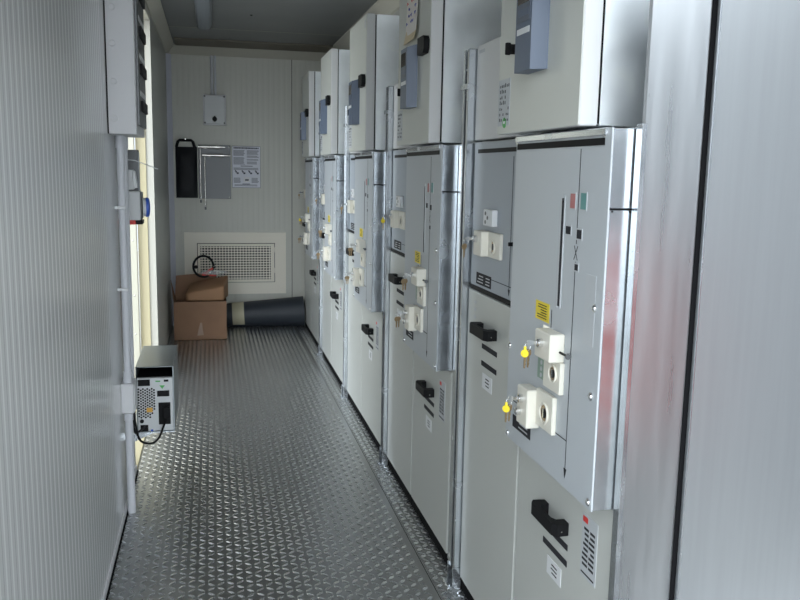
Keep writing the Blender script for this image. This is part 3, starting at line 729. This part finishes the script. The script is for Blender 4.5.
t = thing('isolator_box', 'small grey switch box with black knob high on the back wall', 'switch box', (.036, YB - .07, 1.89))
b = MX('pvcbox'); b.box(-.066, .138, YB - .085, YB, 1.892, 2.165, .006, seg=2); bx = b.build('housing', t)
b = MX('socketbox'); b.box(-.058, .130, YB - .092, YB - .085, 1.902, 2.155, .004)
b.build('cover', t)
b = MX('black'); b.cyl((.036, YB - .092, 1.945), (0, -1, 0), .022, .010, 20); b.box(.028, .044, YB - .122, YB - .102, 1.920, 1.972, .003); b.build('knob', t)
for (x, z) in ((-.052, 1.910), (.124, 1.910), (-.052, 2.150), (.124, 2.150)): b = MX('plategrey'); b.cyl((x, YB - .092, z), (0, -1, 0), .009, .003, 10); b.build('screw', t)
t = thing('conduit', 'grey conduit from the switch box up to the cove on back wall', 'conduit', (.03, YB - .02, 2.165))
b = MX('pvc'); b.cyl((.015, YB - .020, 2.166), (0, 0, 1), .0135, .355, 14); b.cyl((.045, YB - .020, 2.166), (0, 0, 1), .0115, .355, 14); b.build('pipe', t)

# ------------------------------------------------------------------ things on the floor at the back
t = thing('cardboard_box', 'open brown cardboard box on the floor in the back left corner', 'box', (-.115, 7.52, 0))
bx0, bx1, by0, by1, bh = -.340, .110, 7.36, 7.66, .342; w = .005
b = MX('card'); b.box(bx0, bx1, by0, by0 + w, .001, bh); b.box(bx0, bx1, by1 - w, by1, .001, bh); b.box(bx0, bx0 + w, by0 + w, by1 - w, .001, bh); b.box(bx1 - w, bx1, by0 + w, by1 - w, .001, bh); b.box(bx0, bx1, by0, by1, .001, .006); b.build('carton', t)
b = MX('card'); b.raw([(bx0, by1, bh), (.05, by1, bh), (.02, by1 + .05, .560), (bx0 + .01, by1 + .05, .530), (bx0, by1 + .004, bh), (.05, by1 + .004, bh), (.02, by1 + .054, .560), (bx0 + .01, by1 + .054, .530)],
    [[0, 1, 2, 3], [4, 5, 6, 7], [0, 4, 5, 1], [3, 7, 6, 2], [0, 4, 7, 3], [1, 5, 6, 2]]); b.build('flap', t)
b = MX('card'); b.raw([(bx0, by0, bh), (bx0, by1, bh), (bx0 - .035, by1 - .01, .50), (bx0 - .015, by0 + .03, .47), (bx0 + .004, by0, bh), (bx0 + .004, by1, bh), (bx0 - .031, by1 - .01, .50), (bx0 - .011, by0 + .03, .47)],
    [[0, 1, 2, 3], [4, 5, 6, 7], [0, 4, 5, 1], [3, 7, 6, 2], [0, 4, 7, 3], [1, 5, 6, 2]]); b.build('flap', t)
b = MX('kraftlight'); b.raw([(-.145, by0 - .0008, .04), (-.09, by0 - .0008, .045), (-.098, by0 - .0008, .10), (-.102, by0 - .0008, .155), (-.118, by0 - .0008, .155), (-.128, by0 - .0008, .09)], [[0, 1, 2, 3, 4]]); b.build('torn_tape', t)
b = MX('card'); b.box(bx0 + .01, bx1 - .01, by0 + .01, by1 - .01, .30, .315); b.build('contents', t)
t = thing('kraft_package', 'folded brown kraft package lying tilted on top of the cardboard box', 'package', (-.05, 7.5, .343))
b = MX('kraft')
bm = bmesh.new(); bmesh.ops.create_cube(bm, size=1); bmesh.ops.bevel(bm, geom=list(bm.edges), offset=.12, segments=3, profile=.6, affect='EDGES')
for v in bm.verts:
    u, s, h = v.co; x = -.055 + u * .33; y = 7.49 + s * .22
    top = .48 + .035 * u * 2 - .02 * (2 * s) * (2 * s)
    z = .345 + (h + .5) * (top - .345 + (.045 if s > 0 else -.02)) + .006 * math.sin(14 * u) * (h + .5); v.co = (x + .02 * math.sin(5 * s), y, z)
b.frombm(bm, smooth=True); b.build('wrapped_bundle', t)
t = thing('clear_bag', 'clear plastic bag lying on the kraft package in front of the grille', 'bag', (.03, 7.58, .52))
b = MX('clear'); bm = bmesh.new(); bmesh.ops.create_icosphere(bm, subdivisions=3, radius=1)
for v in bm.verts:
    n_ = 1 + .18 * math.sin(7 * v.co.x + 3 * v.co.y) + .12 * math.sin(11 * v.co.z + 5 * v.co.y); v.co = Vector((.0 + v.co.x * .11 * n_, 7.56 + v.co.y * .03 * n_, .575 + v.co.z * .022 * n_))
b.frombm(bm, smooth=True); b.build('film', t)
t = thing('clamp_ring', 'black ring with red clamp handles leaning above the cardboard box', 'ring clamp', (-.08, 7.60, .53))
b = MX('black'); b.tube([(-.085 + .088 * math.cos(a), 7.62 + .02 * math.sin(a), .622 + .092 * math.sin(a)) for a in [.02 + 6.2 * k / 30 for k in range(31)]], .0105, 10); b.cyl((-.150, 7.61, .618), (0, 1, 0), .016, .012, 12); b.build('ring', t)
b = MX('red'); b.tube([(-.075, 7.605, .560), (-.04, 7.600, .585), (.015, 7.595, .618)], [.010, .011, .006], 8); b.tube([(-.075, 7.605, .556), (-.03, 7.600, .545), (.028, 7.595, .540)], [.010, .009, .005], 8); b.cyl((-.078, 7.598, .552), (0, 1, 0), .020, .014, 14); b.build('handle', t)
b = MX('black'); b.tube([(.0, 7.5935, .609), (.022, 7.590, .622)], .008, 8); b.build('grip', t)

t = thing('rubber_roll', 'dark rubber mat rolled up with a pale tape band along the back wall', 'rolled mat', (.5, 7.93, 0))
def rr_(x): return .104 + (x + .05) * .046
b = MX('rubber'); xs = [-.05 + k * (XF - .012 + .05) / 24 for k in range(25)]
b.tube([(x, YB - .022 - rr_(x), rr_(x) * .98) for x in xs], [rr_(x) for x in xs], 40, caps=True); b.build('mat', t)
b = MX('tape'); xs2 = [.175, .23, .285]; b.tube([(x, YB - .022 - rr_(x), rr_(x) * .98 + .0008) for x in xs2], [rr_(x) + .0006 for x in xs2], 40, caps=False); b.build('tape_band', t)

# ceiling lamp, unlit
t = thing('tube_lamp', 'unlit grey tube lamp on the ceiling near the back', 'lamp', (-.037, 6.1, 2.53))
b = MX('lampgrey'); prof = [(-.058, 0), (-.055, -.040), (-.040, -.062), (-.015, -.070), (.015, -.070), (.040, -.062), (.055, -.040), (.058, 0)]
b.prism([(-.037 + u, ZC - .001 + v) for u, v in prof], 'xz', 5.30, 6.66); b.build('diffuser', t)
b = MX('plategrey'); b.prism([(-.037 + u * .93, ZC - .001 + v * .93) for u, v in prof], 'xz', 6.66, 6.78); b.build('end_cap', t)

# small screw in the ceiling
b = MX('black'); b.dome((.30, 6.35, ZC), (0, 0, -1), .010, .005); o = b.build('ceiling_screw'); tag(o, 'small dark screw head in the ceiling right of the lamp', 'screw')

# ------------------------------------------------------------------ light: the open end behind the camera, the open side door, sky
w = bpy.data.worlds.new('sky'); bpy.context.scene.world = w; w.use_nodes = True
bg = w.node_tree.nodes['Background']; bg.inputs[0].default_value = (.86, .94, 1.0, 1); bg.inputs[1].default_value = 1.0
# overcast sky, brightest behind the photographer, graded to shape the light inside
nt = w.node_tree; tc = nt.nodes.new('ShaderNodeTexCoord'); dp = nt.nodes.new('ShaderNodeVectorMath'); dp.operation = 'DOT_PRODUCT'
nt.links.new(tc.outputs['Generated'], dp.inputs[0]); dp.inputs[1].default_value = Vector((-.25, -.90, .35)).normalized()
mr = nt.nodes.new('ShaderNodeMapRange'); mr.interpolation_type = 'SMOOTHSTEP'; mr.inputs['From Min'].default_value = -.2; mr.inputs['From Max'].default_value = 1.0
mr.inputs['To Min'].default_value = 1.25; mr.inputs['To Max'].default_value = 5.5
nt.links.new(dp.outputs['Value'], mr.inputs['Value']); nt.links.new(mr.outputs[0], bg.inputs[1])

cam = bpy.data.cameras.new('camera'); co = bpy.data.objects.new('camera', cam); C.objects.link(co)
cam.sensor_width = 36; cam.lens = 829.31 / 800 * 36; cam.clip_start = .02
yaw, pitch, roll = .2237, .1540, .0186
f = Vector((math.sin(yaw) * math.cos(pitch), math.cos(yaw) * math.cos(pitch), -math.sin(pitch)))
r = Vector((math.cos(yaw), -math.sin(yaw), 0)); u = r.cross(f)
r2 = r * math.cos(roll) + u * math.sin(roll); u2 = -r * math.sin(roll) + u * math.cos(roll)
mw = Matrix((( r2.x, u2.x, -f.x, 0), (r2.y, u2.y, -f.y, 0), (r2.z, u2.z, -f.z, 1.5), (0, 0, 0, 1)))
co.matrix_world = mw
bpy.context.scene.camera = co
vs = bpy.context.scene.view_settings
vs.view_transform = 'Standard'; vs.look = 'None'; vs.gamma = 1; vs.use_curve_mapping = False; vs.exposure = .12
